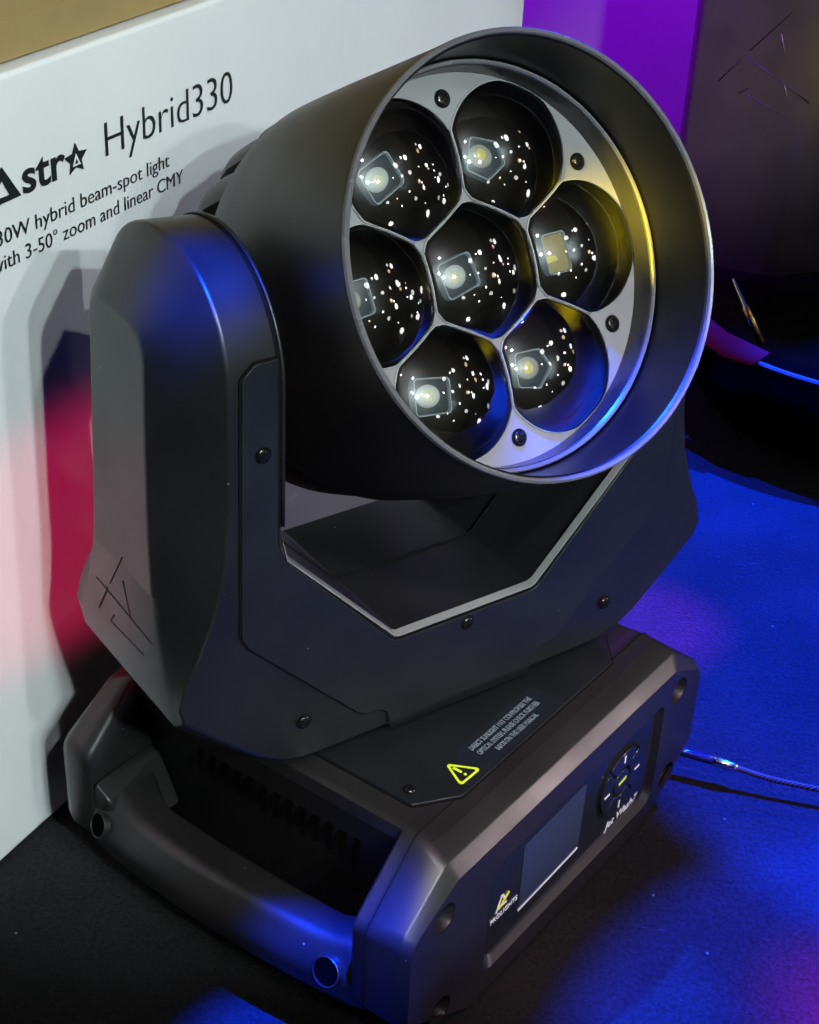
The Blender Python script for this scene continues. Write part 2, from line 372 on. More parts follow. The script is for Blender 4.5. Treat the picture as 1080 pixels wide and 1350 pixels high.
# central body
loops = []
for z, x, y0, y1 in ((.012, .098, .02, .22), (.085, .104, .02, .226), (.128, .114, .02, .232), (.1365, .1135, .018, .234), (.1378, .110, .016, .236)):
    loops.append([(a, b-D, z) for a, b in rpoly([(-x, y0), (x, y0), (x, y1), (-x, y1)], .004, 2)])
V, F = loft(loops, True, True)
body = mesh('base_housing', V, F, [shell_b, wall_shade], root, sharp=40, midx=lambda p: 1 if p.index < 24 else 0)
def bumper(front):
    s = 1 if front else -1
    T = Matrix.Identity(4) if front else Matrix.Rotation(PI, 4, 'Z')
    th = .036 if front else .023
    y0 = -D
    L = [oct_loop(.112, .1225, .1490, .103, .047, .090, .0105, y0),
         oct_loop(.1125, .1235, .1502, .1035, .0468, .0905, .0100, y0+.0008),
         oct_loop(.1155, .1312, .1520, .1050, .0450, .094, .0055, y0+.0052),
         oct_loop(.1160, .1322, .1525, .1055, .0450, .094, .0050, y0+.0062)]
    if front: L += [oct_loop(.1135, .1380, .1525, .1020, .0450, .094, .0050, y0+.0235)]
    L += [oct_loop(.1130, .1382, .1525, .1015, .0450, .094, .0050, y0+th-.0025),
          oct_loop(.1115, .1370, .1505, .1000, .0465, .093, .0065, y0+th),
          oct_loop(.1000, .1200, .1380, .0900, .0580, .080, .0300, y0+th)]
    V, F = loft(L, False, True)
    o = mesh('end_bumper', V, F, shell_b, root, T, sharp=50)
    face = [(p[0], p[2]) for p in L[0]]
    win = rpoly([(-.0800, .0265), (.1040, .0265), (.1040, .1035), (-.0800, .1035)], [.010, .012, .008, .016], 8)
    holes = [circle(x, z, .0090) for x, z in ((-.1215, .103), (.1205, .103), (-.1195, .0335), (.1215, .035))]
    FM = frame((0, y0+.0006, 0), (1, 0, 0), (0, 0, 1), (0, -1, 0))
    sheet('front_face', [face, win]+holes, shell_b, o, FM, ext=.0006)
    for h in ((-.1215, .103), (.1205, .103), (-.1195, .0335), (.1215, .035)):
        lathe('bolt_recess', [(.0092, 0), (.0086, -.0012), (.0082, -.007), (.0050, -.0085), (.0045, -.013), (0, -.0135)], [shell_b], o, FM @ Matrix.Translation((h[0], h[1], .0004)), n=28)
    if not front: return o
    # recess walls and floor
    win2 = rpoly([(-.0745, .0300), (.1020, .0300), (.1020, .1025), (-.0745, .1025)], [.009, .011, .007, .015], 8)
    V, F = loft([[(x, y0, z) for x, z in win], [(x, y0+.0045, z) for x, z in win2]])
    mesh('recess_wall', V, F, shell_b, o, sharp=60)
    PM = frame((0, y0+.0045, 0), (1, 0, 0), (0, 0, 1), (0, -1, 0))
    sheet('recess_floor', [win2], shell_b, o, PM, ext=.0003)
    dp = rpoly([(-.0740, .0305), (.0960, .0305), (.0960, .1020), (-.0740, .1020)], [.009, .011, .007, .022], 8)
    sheet('display_panel', [dp], gloss, o, PM @ Matrix.Translation((0, 0, .0006)), ext=.0004)
    sp_ = rpoly([(-.0425, .0465), (.0195, .0480), (.0210, .0945), (-.0425, .0925)], .002, 3)
    sheet('screen', [sp_], screen_m, o, PM @ Matrix.Translation((0, 0, .00125)), ext=.0002)
    ln = [(-.0425, .0432), (.0195, .0452), (.0195, .0465), (-.0425, .0445)]
    sheet('white_line', [ln], white, o, PM @ Matrix.Translation((0, 0, .0013)), ext=.0002)
    TM = PM @ Matrix.Translation((0, 0, .0012))
    text('brand_lettering', 'PROLIGHTS', .0050, white, o, TM @ Matrix.Translation((-.0715, .0550, 0.0002)), fit=.0260)
    # brand mark: an A of strokes with a yellow bar
    def stroke(a, b, w_, m_):
        a = Vector(a); b = Vector(b); d = (b-a).normalized(); n_ = Vector((-d.y, d.x))*w_/2
        return [tuple(a+n_), tuple(b+n_), tuple(b-n_), tuple(a-n_)]
    sheet('brand_mark', [stroke((-.0660, .0600), (-.0612, .0705), .0014, 0), stroke((-.0602, .0700), (-.0583, .0655), .0014, 0)], white, o, TM, ext=.00012)
    sheet('brand_mark', [stroke((-.0655, .0622), (-.0560, .0622), .0011, 0)], white, o, TM @ Matrix.Translation((0, 0, .0001)), ext=.00012)
    sheet('brand_mark', [stroke((-.0640, .0620), (-.0545, .0682), .0022, 0)], yellow, o, TM @ Matrix.Translation((0, 0, .0002)), ext=.00012)
    text('product_lettering', 'Jet Wash7', .0076, white, o, TM @ Matrix.Translation((.0530, .0352, 0)), fit=.0385, shear=.3)
    # keypad: four ring buttons round a centre one
    KC = (.0620, .0690)
    KM = PM @ Matrix.Translation((KC[0], KC[1], .0009))
    lathe('keypad_ring', [(.0248, 0), (.0248, .0004), (.0240, .0010), (.0232, .0006)], [seamm], o, KM, n=48)
    for q in range(4):
        a0 = q*90+45+3; pts = []
        for k in range(13): a = R(a0+84*k/12); pts.append((.0225*math.cos(a), .0225*math.sin(a)))
        for k in range(13): a = R(a0+84-84*k/12); pts.append((.0105*math.cos(a), .0105*math.sin(a)))
        sheet('button', [pts], gloss, o, KM @ Matrix.Translation((0, 0, .0012)), ext=.0006, bev=.0006, smooth=True)
        a = R(a0+42); ca, sa = math.cos(a), math.sin(a)
        sheet('button_mark', [stroke((.0145*ca, .0145*sa), (.0200*ca, .0200*sa), .0013, 0)], white, o, KM @ Matrix.Translation((0, 0, .0026)), ext=.00012)
    sheet('button', [circle(0, 0, .0085, 32)], gloss, o, KM @ Matrix.Translation((0, 0, .0012)), ext=.0006, bev=.0006, smooth=True)
    sheet('button_mark', [stroke((-.004, 0), (.0045, .0012), .0018, 0)], green, o, KM @ Matrix.Translation((0, 0, .0026)), ext=.00012)
    return o
bf = bumper(True); bb = bumper(False)
# thin parting line on the near bumper
Ls = oct_loop(.1136, .1386, .1530, .1020, .0450, .094, .0045, -D+.0262)
tube('parting_line', Ls, .00035, seamm, bf, n=5, cyclic=True)
# top plate, label, screws
tp = [(-.076, .0245-D), (.074, .0245-D), (.0945, .0415-D), (.0945, .2075-D), (.074, .2245-D), (-.076, .2245-D), (-.0985, .2075-D), (-.0985, .0405-D)]
sheet('gap', [rpoly([(a*1.008, b*1.008) for a, b in tp], .002, 2)], seamm, body, Matrix.Translation((0, 0, .1380)), ext=.0004)
plate = sheet('top_plate', [rpoly(tp, .0015, 3)], plastic('top_plate_plastic', (.008, .0095, .011), .34, .5, .05, dust=.4), body, Matrix.Translation((0, 0, .1388)), ext=.0006, bev=.0003)
PT = Matrix.Translation((0, 0, .1398))
for (x, y) in ((-.0905, .0480), (.0870, .0480), (.0870, .201), (-.0905, .201)): screw(body, PT @ Matrix.Translation((x, y-D, -.0002)), SCREW_S)
lab = rpoly([(-.072, .0262-D), (.0250, .0262-D), (.0230, .0478-D), (-.050, .0478-D)], .002, 3)
sheet('warning_label', [lab], flat('label_black', (.010, .012, .018), .32), body, PT, ext=.0001)
for i, (s, wd) in enumerate((('DIRECT SUNLIGHT MAY COMPROMISE THE', .058), ('OPTICAL SYSTEM. PLEASE CHECK FURTHER', .058), ('INFOS ON THE USER MANUAL', .039))):
    text('warning_text', s, .0047, grey_print, body, PT @ Matrix.Translation((-.0440+(0, 0, .0095)[i], .0408-.0054*i-D, .0003)), fit=wd, ext=.0001, offset=.00008)
tri = rpoly([(-.0712, .0293-D), (-.0526, .0287-D), (-.0621, .0460-D)], .0016, 4); ctr = (-.0620, .0345-D)
tri2 = [(ctr[0]+(x-ctr[0])*.76, ctr[1]+(y-ctr[1])*.76) for x, y in tri]
sheet('warning_triangle', [tri, tri2], green, body, PT @ Matrix.Translation((0, 0, .0003)), ext=.0001)
sheet('exclamation_mark', [rpoly([(-.0627, .0350-D), (-.0613, .0350-D), (-.0610, .0408-D), (-.0630, .0408-D)], .0006, 3)], green, body, PT @ Matrix.Translation((0, 0, .0003)), ext=.0001)
sheet('exclamation_mark', [circle(-.0620, .0328-D, .0009, 12)], green, body, PT @ Matrix.Translation((0, 0, .0003)), ext=.0001)
# vents on the side walls
VM = bpy.data.meshes.new('vent_slot')
pp = rpoly([(-.0022, -.011), (.0022, -.011), (.0022, .011), (-.0022, .011)], .0021, 3)
V, F = loft([[(0, a, b) for a, b in pp], [(-.0005, a, b) for a, b in pp]], True, True)
VM.from_pydata(V, [], F); VM.materials.append(hole_m)
for sx in (-1, 1):
    for k in range(13):
        o = bpy.data.objects.new('vent_slot', VM); COL.objects.link(o); o.parent = body
        o.matrix_local = Matrix.Translation((sx*.1092, -.058+k*.0094, .106)) @ Matrix.Rotation(sx*-.18, 4, 'Y')
# carrying handles on both sides
def handle(sx):
    loops = []; n = 26
    for i in range(n+1):
        t = i/n; y = .030 + t*.205
        e0 = max(0, 1-t/.16); e1 = max(0, 1-(1-t)/.20)
        bow = math.sin(PI*min(1, max(0, t)))
        xo = .149 + .0125*bow**.7
        xi = .119 + .006*bow - .016*e0**1.5 - .020*e1**1.2
        zt = .069 + .002*bow + .006*e0 + .019*e1**1.3
        zb = .034 - .004*(1-bow)
        P = rpoly([(xi, zb+.004), (xo-.004, zb), (xo, (zb+zt)/2+.002), (xo-.012, zt), (xi, zt-.003)], [.006, .009, .016, .010, .005], 5)
        loops.append([(sx*a, y-D, b) for a, b in P])
    V, F = loft(loops, True, True)
    h = mesh('carry_handle', V, F, shell_b, root, sharp=60)
    for (y, x, z, tw, q) in ((.050, .1545, .0575, 0, .88), (.219, .1545, .0590, 16, .78)):
        M = frame((sx*x, y-D, z), (0, 1, 0), (0, 0, 1), (sx*1, 0, 0)) @ Matrix.Rotation(R(tw), 4, 'Y') @ Matrix.Rotation(R(-22), 4, 'X') @ Matrix.Diagonal((q, q, 1, 1))
        lathe('bolt_hole', [(.0102, -.004), (.0098, -.0002), (.0093, .0003), (.0088, .0001), (.0084, -.001)], [shell_b], h, M, n=32)
        lathe('bolt_hole_shade', [(.0088, -.0003), (.0050, -.0005), (0, -.0005)], [hole_m], h, M, n=28)
    G = [(-.150, .226, .084), (-.104, .219, .083), (-.104, .226, .084), (-.150, .214, .076), (-.104, .203, .050), (-.142, .206, .052), (-.104, .230, .045), (-.148, .230, .045)]
    bm = bmesh.new()
    for x, y, z in G: bm.verts.new((-sx*x, y-D, z))
    bmesh.ops.convex_hull(bm, input=bm.verts); me = bpy.data.meshes.new('gusset'); bm.to_mesh(me); bm.free()
    link('gusset', me, shell_b, h, smooth=True, bevel=.0022, seg=3, ang=20)
    return h
for sx in (-1, 1): handle(sx)
for (x, y) in ((-.1, -.1), (.1, -.1), (.1, .1), (-.1, .1)):
    lathe('rubber_foot', [(0, 0), (.012, 0), (.014, .002), (.014, .013)], [seamm], body, Matrix.Translation((x, y, 0)), n=20)
# pan bearing between base and yoke
lathe('pan_bearing', [(.050, .1392), (.050, .156)], [dark], body, n=48)

# yoke ------------------------------------------------------------
YM = Matrix.Rotation(YY-YB, 4, 'Z')
yoke_rows = []
HD, ZC, RA = .0585, .3690, .0585
def xm(z):     # front outline half width
    if z > .285: return .142
    t = (.285-z)/(.285-.203); t = max(0, min(1, t)); return .142 + (.1735-.142)*t**1.35
def row(I, M_, c1, c2, o): return [I, M_, c1, c2, o]
front = []     # left arm, front side, from bottom centre to the arch
# bottom bar rows:  columns inner edge, mid(front outer edge), chamfer 1, chamfer 2, underside centre
def addf(ix, iz, mx_, mz, cx1, cz1, d1, cx2, cz2, d2, ox, oz):
    front.append([(ix, -HD, iz), (mx_, -HD, mz), (cx1, -d1, cz1), (cx2, -d2, cz2), (ox, 0, oz)])
for x in (0, .012, .024, .036):
    addf(x, .2070, x*1.6, .1480, x*1.6, .1440, .052, x*1.6, .1430, .048, x*1.6, .1430)
addf(.0450, .2070, .0850, .1480, .0850, .1440, .052, .0850, .1430, .048, .0850, .1430)
addf(.0490, .2100, .1000, .1485, .1000, .1445, .052, .1000, .1435, .048, .1000, .1435)
addf(.0600, .2205, .1130, .1515, .1135, .1470, .053, .1135, .1460, .050, .1135, .1460)
addf(.0750, .2355, .1270, .1605, .1290, .1575, .054, .1290, .1570, .051, .1290, .1570)
addf(.0900, .2500, .1480, .1795, .1500, .1770, .0550, .1510, .1765, .052, .1510, .1765)
addf(.1030, .2640, .1690, .1995, .1700, .1950, .0540, .1708, .1935, .050, .1708, .1935)
addf(.1110, .2730, .1712, .2070, .1712, .2070, .0505, .1722, .2065, .0475, .1722, .2065)
addf(.1138, .2800, .1680, .2200, .1706, .2200, .0450, .1719, .2200, .0410, .1719, .2200)
addf(.1145, .2870, .1600, .2350, .1694, .2380, .0395, .1713, .2380, .0350, .1713, .2380)
addf(.1145, .2950, .1515, .2550, .1680, .2600, .0365, .1704, .2600, .0310, .1704, .2600)
addf(.1145, .3050, .1450, .2800, .1665, .2850, .0350, .1700, .2850, .0295, .1700, .2850)
addf(.1145, .3200, .1425, .3100, .1655, .3120, .0345, .1693, .3120, .0285, .1693, .3120)
addf(.1145, .3450, .1420, .3400, .1645, .3400, .0338, .1684, .3400, .0277, .1684, .3400)
arch = []
NA = 28
def sgnpow(v, e): return math.copysign(abs(v)**e, v)
for i in range(NA+1):
    a = PI*i/NA; ca, sa = math.cos(a), math.sin(a)
    yI = -RA*ca; zI = ZC + RA*sa
    e = .86
    yM = -RA*sgnpow(ca, e); zM = ZC + (RA+.0005)*abs(sa)**e if i else ZC
    y1 = -.0330*sgnpow(ca, .62); z1 = ZC+.012 + .0195*abs(sa)**.8
    y2 = -.0270*sgnpow(ca, .62); z2 = ZC+.0105 + .0165*abs(sa)**.8
    arch.append([(.1145, yI, zI), (.1420, yM, zM), (.1635, y1, z1), (.1670, y2, z2), (.1672, 0, ZC-.001)])
rows = front + arch + [[(p[0], -p[1], p[2]) for p in r] for r in front[::-1]]
V = []; F = []
for sx in (-1, 1):
    b0 = len(V); n = 5
    for r_ in rows: V += [(sx*p[0], p[1], p[2]) for p in r_]
    for i in range(len(rows)-1):
        for k in range(n-1):
            F.append((b0+i*n+k, b0+i*n+k+1, b0+(i+1)*n+k+1, b0+(i+1)*n+k))
    nf = len(front)      # inner surface of the window: front I row i to back I row i
    for i in range(nf):
        a, b = b0+i*n, b0+(i+1)*n; m_ = len(rows)-1
        if i < nf-1: F.append((a, b, b0+(m_-i-1)*n, b0+(m_-i)*n))
    # inner cheek of the arch
    ring = [b0+(nf-1+i)*n for i in range(NA+3)]
    F.append(tuple(ring))
yoke = mesh('yoke', V, F, shell, root, YM, weld=True, bevel=.0015, seg=3, ang=24)
# front cover plate of the yoke, slightly proud, with a dark seam round it
def yz(pts): return [(x, z) for x, z in pts]
wl = [(-.1165, .3855), (-.1165, .2880), (-.1140, .2790), (-.0465, .2045), (.0465, .2045), (.1140, .2790), (.1165, .2880), (.1165, .3855)]
outl = [(.1290, .3855), (.1368, .3790), (.1385, .2400), (.1345, .2320), (.0690, .1650), (.0640, .1618), (.0545, .1608), (.0500, .1575), (.0485, .1495)]
cover = wl[0:1] + wl[1:7] + wl[7:] + outl + [(-x, z) for x, z in outl[::-1]]
cov = rpoly(cover, [.001, .010, .012, .009, .009, .012, .010, .001] + [.004, .006, .008, .008, .004, .004, .004, .004, .0005] + [.0005, .004, .004, .004, .004, .008, .008, .006, .004], 4)
CM = frame((0, -HD-.0004, 0), (1, 0, 0), (0, 0, 1), (0, -1, 0))
cx0, cz0 = 0, .26
sheet('cover_gap', [cov], seamm, yoke, CM, ext=.0005)
def inset(P, d):
    n = len(P); o = []
    for i in range(n):
        p = Vector(P[i]); a = Vector(P[i-1]); b = Vector(P[(i+1) % n])
        t = (b-a)
        if t.length < 1e-7: o.append(tuple(p)); continue
        t.normalize(); o.append((p.x - t.y*d, p.y + t.x*d))
    return o
area = sum(cov[i-1][0]*cov[i][1]-cov[i][0]*cov[i-1][1] for i in range(len(cov)))
cin = inset(cov, .0009 if area > 0 else -.0009)
cover_o = sheet('front_cover', [cin], plastic('cover_plastic', (.008, .0095, .011), .42, .5, .10, dust=.6), yoke, CM @ Matrix.Translation((0, 0, .0003)), ext=.0006, bev=.0004)
for (x, z) in ((-.1256, .3385), (.1256, .3385), (0.0005, .1985), (.1015, .1745), (-.1015, .1735)):
    screw(yoke, CM @ Matrix.Translation((x, z, .0002 if abs(x) > .1 and z < .2 else .0010)))
highlight_pts = []
def highlight_strip(a, b, n_):
    V = []; F = []
    for k in range(n_+1):
        t = k/n_; x = a[0]+(b[0]-a[0])*t; z = a[1]+(b[1]-a[1])*t
        V.append((x, z))
    return V
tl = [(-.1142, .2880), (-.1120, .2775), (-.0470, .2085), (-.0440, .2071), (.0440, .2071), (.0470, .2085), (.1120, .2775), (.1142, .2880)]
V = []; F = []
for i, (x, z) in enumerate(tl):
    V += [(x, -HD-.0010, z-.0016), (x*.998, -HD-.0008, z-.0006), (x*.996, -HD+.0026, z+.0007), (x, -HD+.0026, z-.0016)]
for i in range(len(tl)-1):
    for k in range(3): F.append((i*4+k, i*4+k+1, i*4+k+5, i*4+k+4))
mesh('window_highlight', V, F, highlight_m, yoke, sharp=50)  # pale strip stands in for light caught by the window bevel
# engraved mark on the outer face of each arm
def engraved(parent, M, segs, w_, mt, name='engraved_line'):
    for a, b in segs:
        a = Vector(a); b = Vector(b); d = (b-a).normalized(); n_ = Vector((-d.y, d.x))*w_/2
        sheet(name, [[tuple(a+n_), tuple(b+n_), tuple(b-n_), tuple(a-n_)]], mt, parent, M, ext=.0002)
MK = [((-.0008, .2647), (.0150, .2392)), ((.0184, .2331-.0), (.0274, .2177))]
MK = [((-.0008, .2647), (.0140, .2405)), ((.0175, .2350), (.0280, .2180)), ((.0280, .2180), (.0210, .2140)), ((.0294, .2400), (-.0310, .2330)),
      ((-.0010, .2513), (-.0100, .2316)), ((-.0100, .2316), (-.0145, .2285)), ((.0099, .2241), (.0142, .2185)), ((.0142, .2185), (-.0234, .2202)), ((-.0140, .2264), (-.0160, .2175))]
MK = [((x, z) if 0 else (x, z), q) for ((x, z), q) in [(a, b) for a, b in MK]]
LM = frame((-.1738, 0, 0), (0, -1, 0), (0, 0, 1), (-1, 0, 0))
engr_m = flat('engraving', (.006, .006, .008), .5)

# re-measured: the mark in (depth toward the front, height)
MK = [((.0008, .2647), (-.0135, .2415)), ((-.0165, .2370), (-.0274, .2185)), ((-.0294, .2359), (.0326, .2326)),
      ((.0012, .2513), (.0095, .2330)), ((-.0099, .2241), (-.0142, .2180)), ((-.0142, .2180), (.0234, .2202))]
LMK = Matrix.Translation((0, 0, 0)) @ frame((-.1752, 0, 0), (0, 1, 0), (0, 0, 1), (-1, 0, 0))
def mark_on(parent, sx, off):
    for a, b in MK:
        def P(q):
            d, z = q
            x = .1738 + (.0022 if z < .238 else .0022*(.26-z)/.022 if z < .26 else 0)
            xs_ = [(.2065, .1722), (.2200, .1719), (.2380, .1713), (.2600, .1704), (.2850, .1700)]
            for (z0, x0), (z1, x1) in zip(xs_, xs_[1:]):
                if z0 <= z <= z1: x = x0+(x1-x0)*(z-z0)/(z1-z0)
            return Vector((sx*(x+.0001), -d, z))
        pts = [P((a[0]+(b[0]-a[0])*t/6, a[1]+(b[1]-a[1])*t/6)) for t in range(7)]
        tube('engraved_line', pts, .00042, engr_m, parent, n=5)
mark_on(yoke, -1, 0)
tube('sill_seam', [(-.1140, 0, .2800), (-.0470, 0, .2093), (-.0440, 0, .2073), (.0440, 0, .2073), (.0470, 0, .2093), (.1140, 0, .2800)], .0006, seamm, yoke, n=5)
# tilt bearing covers between head and arms
for sx in (-1, 1):
    lathe('tilt_bearing', [(.028, 0), (.028, .014)], [dark], yoke, frame((sx*.1145, 0, ZC), (0, 1, 0), (0, 0, 1), (-sx, 0, 0)), n=40)
# thin lip round the arm's inner edge
for sx in (-1, 1):
    for nm, X, e, rad_, mt in (('arm_lip', .1140, .0001, .0011, shell), ('arm_gap', .1163, .0003, .0005, seamm)):
        pts = [(sx*X, -(HD+e), z) for z in (.296, .32, .345)] + [(sx*X, -(RA+e)*math.cos(PI*i/40), ZC+(RA+e)*math.sin(PI*i/40)) for i in range(41)]
        tube(nm, pts, rad_, mt, yoke, n=8)

# head ------------------------------------------------------------
TH = 0.492
nvec = -uy*math.cos(TH) + Vector((0, 0, 1))*math.sin(TH)
wv = nvec.cross(ux).normalized()
RCn = AX - uy*.0937 + Vector((0, 0, .42155))
HM = ROOT.inverted() @ frame(RCn, ux, wv, nvec)
def egg(a, r, z):      # the underside of the shell is a little fuller than the top
    s = -z; k = min(1, max(0, (s-.01)/.07)); b = (.5-.5*math.sin(a)); return r + (.0052*k*b + (max(0, (s-.130))*.32*b*b if s > .13 else 0) if r > .07 else 0)
prof = [(.1010, -.004), (.1018, -.001), (.1020, 0), (.1012, .0008), (.0998, .0008), (.0992, 0), (.0990, -.003), (.0985, -.060)]
prof = [(.0965, -.060), (.0985, -.040), (.0996, -.003), (.1002, .0006), (.1012, .0012), (.1019, .0002), (.1021, -.004), (.1024, -.03), (.1029, -.06), (.1034, -.09), (.1036, -.115),
        (.1036, -.1305), (.1030, -.1325), (.1015, -.1330), (.085, -.1330)]
head = lathe('head_housing', prof, [shell_h], root, HM, n=160, scale=egg, sharp=70)
lathe('inner_sleeve', [(.0968, -.0600), (.0976, -.040), (.0986, -.0012), (.0994, -.0004)], [sleeve_m], head, n=128)
lathe('front_rim', [(.0994, -.0006), (.0999, .0010), (.1010, .0017), (.1020, .0008), (.1023, -.0012)], [rimm], head, n=160)
lathe('inner_ring', [(.0938, -.0505), (.0936, -.044), (.0942, -.0375), (.0955, -.0362), (.0968, -.0370), (.0972, -.0400), (.0970, -.052)], [ringm], head, n=128)
lathe('ring_edge', [(.0946, -.0366), (.0953, -.0357), (.0963, -.0357), (.0969, -.0366)], [rimm], head, n=128)
def rear(a, r, z):
    k = max(0, .5-.5*math.sin(a))**1.1
    return r + (.019 if z > -.192 else .027)*k if r > .05 else r
lathe('rear_housing', [(.088, -.120), (.088, -.160), (.0865, -.188), (.076, -.197), (.0725, -.225), (.0705, -.243), (.060, -.253), (0, -.256)], [dark], head, n=96, scale=rear)
# cooling fins round the back
fp = [(.060, -.131), (.1022, -.131), (.1022, -.150), (.1008, -.168), (.0972, -.182), (.0900, -.194), (.0800, -.201), (.060, -.203)]
FINM = None
NF = 24
for k in range(NF):
    if FINM is None:
        V = []; F = []; n = len(fp); segs = 7; half = R(4.9)
        for j in range(segs):
            a = -half+2*half*j/(segs-1); dr = -.0022*(abs(a)/half)**3
            for r_, z in fp: V.append(((r_+(dr if r_ > .07 else 0))*math.cos(a), (r_+(dr if r_ > .07 else 0))*math.sin(a), z))
        for j in range(segs-1):
            for i in range(n): l = (i+1) % n; F.append((j*n+i, j*n+l, (j+1)*n+l, (j+1)*n+i))
        F.append(tuple(range(n))); F.append(tuple((segs-1)*n+i for i in range(n))[::-1])
        o = mesh('cooling_fin', V, F, shell_h, head, sharp=40); FINM = o.data
    else:
        o = bpy.data.objects.new('cooling_fin', FINM); COL.objects.link(o); o.parent = head
    o.matrix_local = Matrix.Rotation(R(106)+2*PI*k/NF, 4, 'Z')
# lens plate and seven lenses
LD = -.0500      # depth of the plate face
LC = [(0, 0)] + [(.0612*math.cos(R(a)), .0612*math.sin(R(a))) for a in (0, 60, 120, 180, 240, 300)]
def lens_outline(i, Rr, ap, n=72):
    out = []
    cx, cy = LC[i]
    nb = [j for j in range(7) if j != i and (Vector(LC[j])-Vector(LC[i])).length < .065]
    for k in range(n):
        a = 2*PI*k/n; r = Rr
        for j in nb:
            d = Vector(LC[j])-Vector(LC[i]); da = math.atan2(d.y, d.x); c = math.cos(a-da)
            if c > .05: r = min(r, ap/c)
        # keep inside the ring
        q = Vector((cx+r*math.cos(a), cy+r*math.sin(a)))
        if q.length > .0930:
            lo, hi = 0, r
            for _ in range(20):
                md = (lo+hi)/2
                if Vector((cx+md*math.cos(a), cy+md*math.sin(a))).length > .0930: hi = md
                else: lo = md
            r = lo
        out.append((r*math.cos(a), r*math.sin(a)))
    return out
holes = [[(LC[i][0]+x*.991, LC[i][1]+y*.991) for x, y in lens_outline(i, .0332, .0304)] for i in range(7)]
sheet('lens_plate', [circle(0, 0, .0937, 128)]+holes, plate_m, head, Matrix.Translation((0, 0, LD)), ext=.0008)
HL, RL = .0088, .0335
RS = (RL*RL+HL*HL)/(2*HL)
chip_rot = [12, 2, -20, 24, 5, -8, -4]
for i in range(7):
    ol = lens_outline(i, .0334, .0305); T = Matrix.Translation((LC[i][0], LC[i][1], LD+.0009))
    loops = [[(x, y, -.001) for x, y in ol]]
    for f in (1.0, .985, .93, .85, .74, .6, .45, .3, .15):
        lp = []
        for x, y in ol:
            X, Y = x*f, y*f; r2 = X*X+Y*Y
            z = .0010 + math.sqrt(RS*RS-r2)-(RS-HL)
            if f == 1.0: z -= .0007
            lp.append((X, Y, z))
        loops.append(lp)
    V, F = loft(loops)
    c0 = len(V); V.append((0, 0, .0010+HL)); b0 = (len(loops)-1)*72
    for k in range(72): F.append((b0+k, b0+(k+1) % 72, c0))
    mesh('lens', V, F, [lens_m, edge_m], head, T, sharp=50, midx=lambda p: 1 if p.index < 144 else 0)
    tube('lens_edge', [(x*.992, y*.992, .0008+math.sqrt(max(0, RS*RS-(x*x+y*y)))-(RS-HL)) for x, y in ol], 0.00022, edge_m, head, n=6, M=T, cyclic=True)
    loops = []
    for f in (.99, .965, .93, .88, .82, .74, .64, .52, .38, .2):
        loops.append([(x*f, y*f, -.0003-.0255*(1-f*f)**.72) for x, y in ol])
    V, F = loft(loops, False, True)
    mesh('lens_cup', V, F, [cup_m], head, T, sharp=80)
    # square light guide with its phosphor chip
    G = T @ Matrix.Translation((0, 0, -.0225)) @ Matrix.Diagonal((.88, .88, 1, 1)) @ Matrix.Rotation(R(chip_rot[i]), 4, 'Z')
    quad = [(-.0118, -.0105), (.0118, -.0100), (.0125, .0100), (-.0112, .0108)]
    shield = [(-.0115, -.0095), (.0040, -.0125), (.0145, -.0010), (.0075, .0105), (-.0110, .0100)]
    slab = [(-.0085, -.0120), (.0085, -.0125), (.0090, .0115), (-.0085, .0115)]
    P0, kind = ((quad, 'pale'), (slab, 'amber'), (shield, 'yellow'), (quad, 'pale'), (quad, 'dim'), (quad, 'pale'), (shield, 'dim'))[i]
    oo = [rpoly([(x*q, y*q) for x, y in P0], .0026*q, 5) for q in (1.04, 1.0, .94, .90)]
    V, F = loft([[(x, y, z) for x, y in l] for l, z in zip(oo, (-.003, .0035, .0035, .0018))], False, False)
    mesh('light_guide_frame', V, F, guide_m, head, G, sharp=30)
    sheet('light_guide', [oo[3]], amber_m if kind == 'amber' else guide2_m, head, G @ Matrix.Translation((0, 0, .0018)), ext=.0003)
    if kind != 'amber':
        lathe('led_dome', [(.0075, 0), (.0073, .0006), (.0060, .0016), (.0035, .0025), (0, .0028)], [{'pale': phos3_m, 'dim': phos2_m, 'yellow': phos2_m}[kind]], head,
              G @ Matrix.Translation((-.0022, .0005, .0022)) @ Matrix.Diagonal((1.05, .86, 1, 1)), n=32)
        lathe('led_core', [(.0034, 0), (.0028, .0005), (0, .0008)], [phos_m if kind != 'pale' else phos4_m], head, G @ Matrix.Translation((-.0035, .0005, .0047)), n=20)
    else:
        sheet('led_strip', [rpoly([(-.0078, -.0050), (.0010, -.0045), (-.0010, -.0015), (-.0078, -.0010)], .0008, 3)], phos_m, head, G @ Matrix.Translation((0, 0, .0026)), ext=.0003)
for a in (90, 30, -30, -90, 150, -150):
    q = .0818
    screw(head, Matrix.Translation((q*math.cos(R(a)), q*math.sin(R(a)), LD+.0009)) @ Matrix.Rotation(R(a), 4, 'Z'), SCREW)

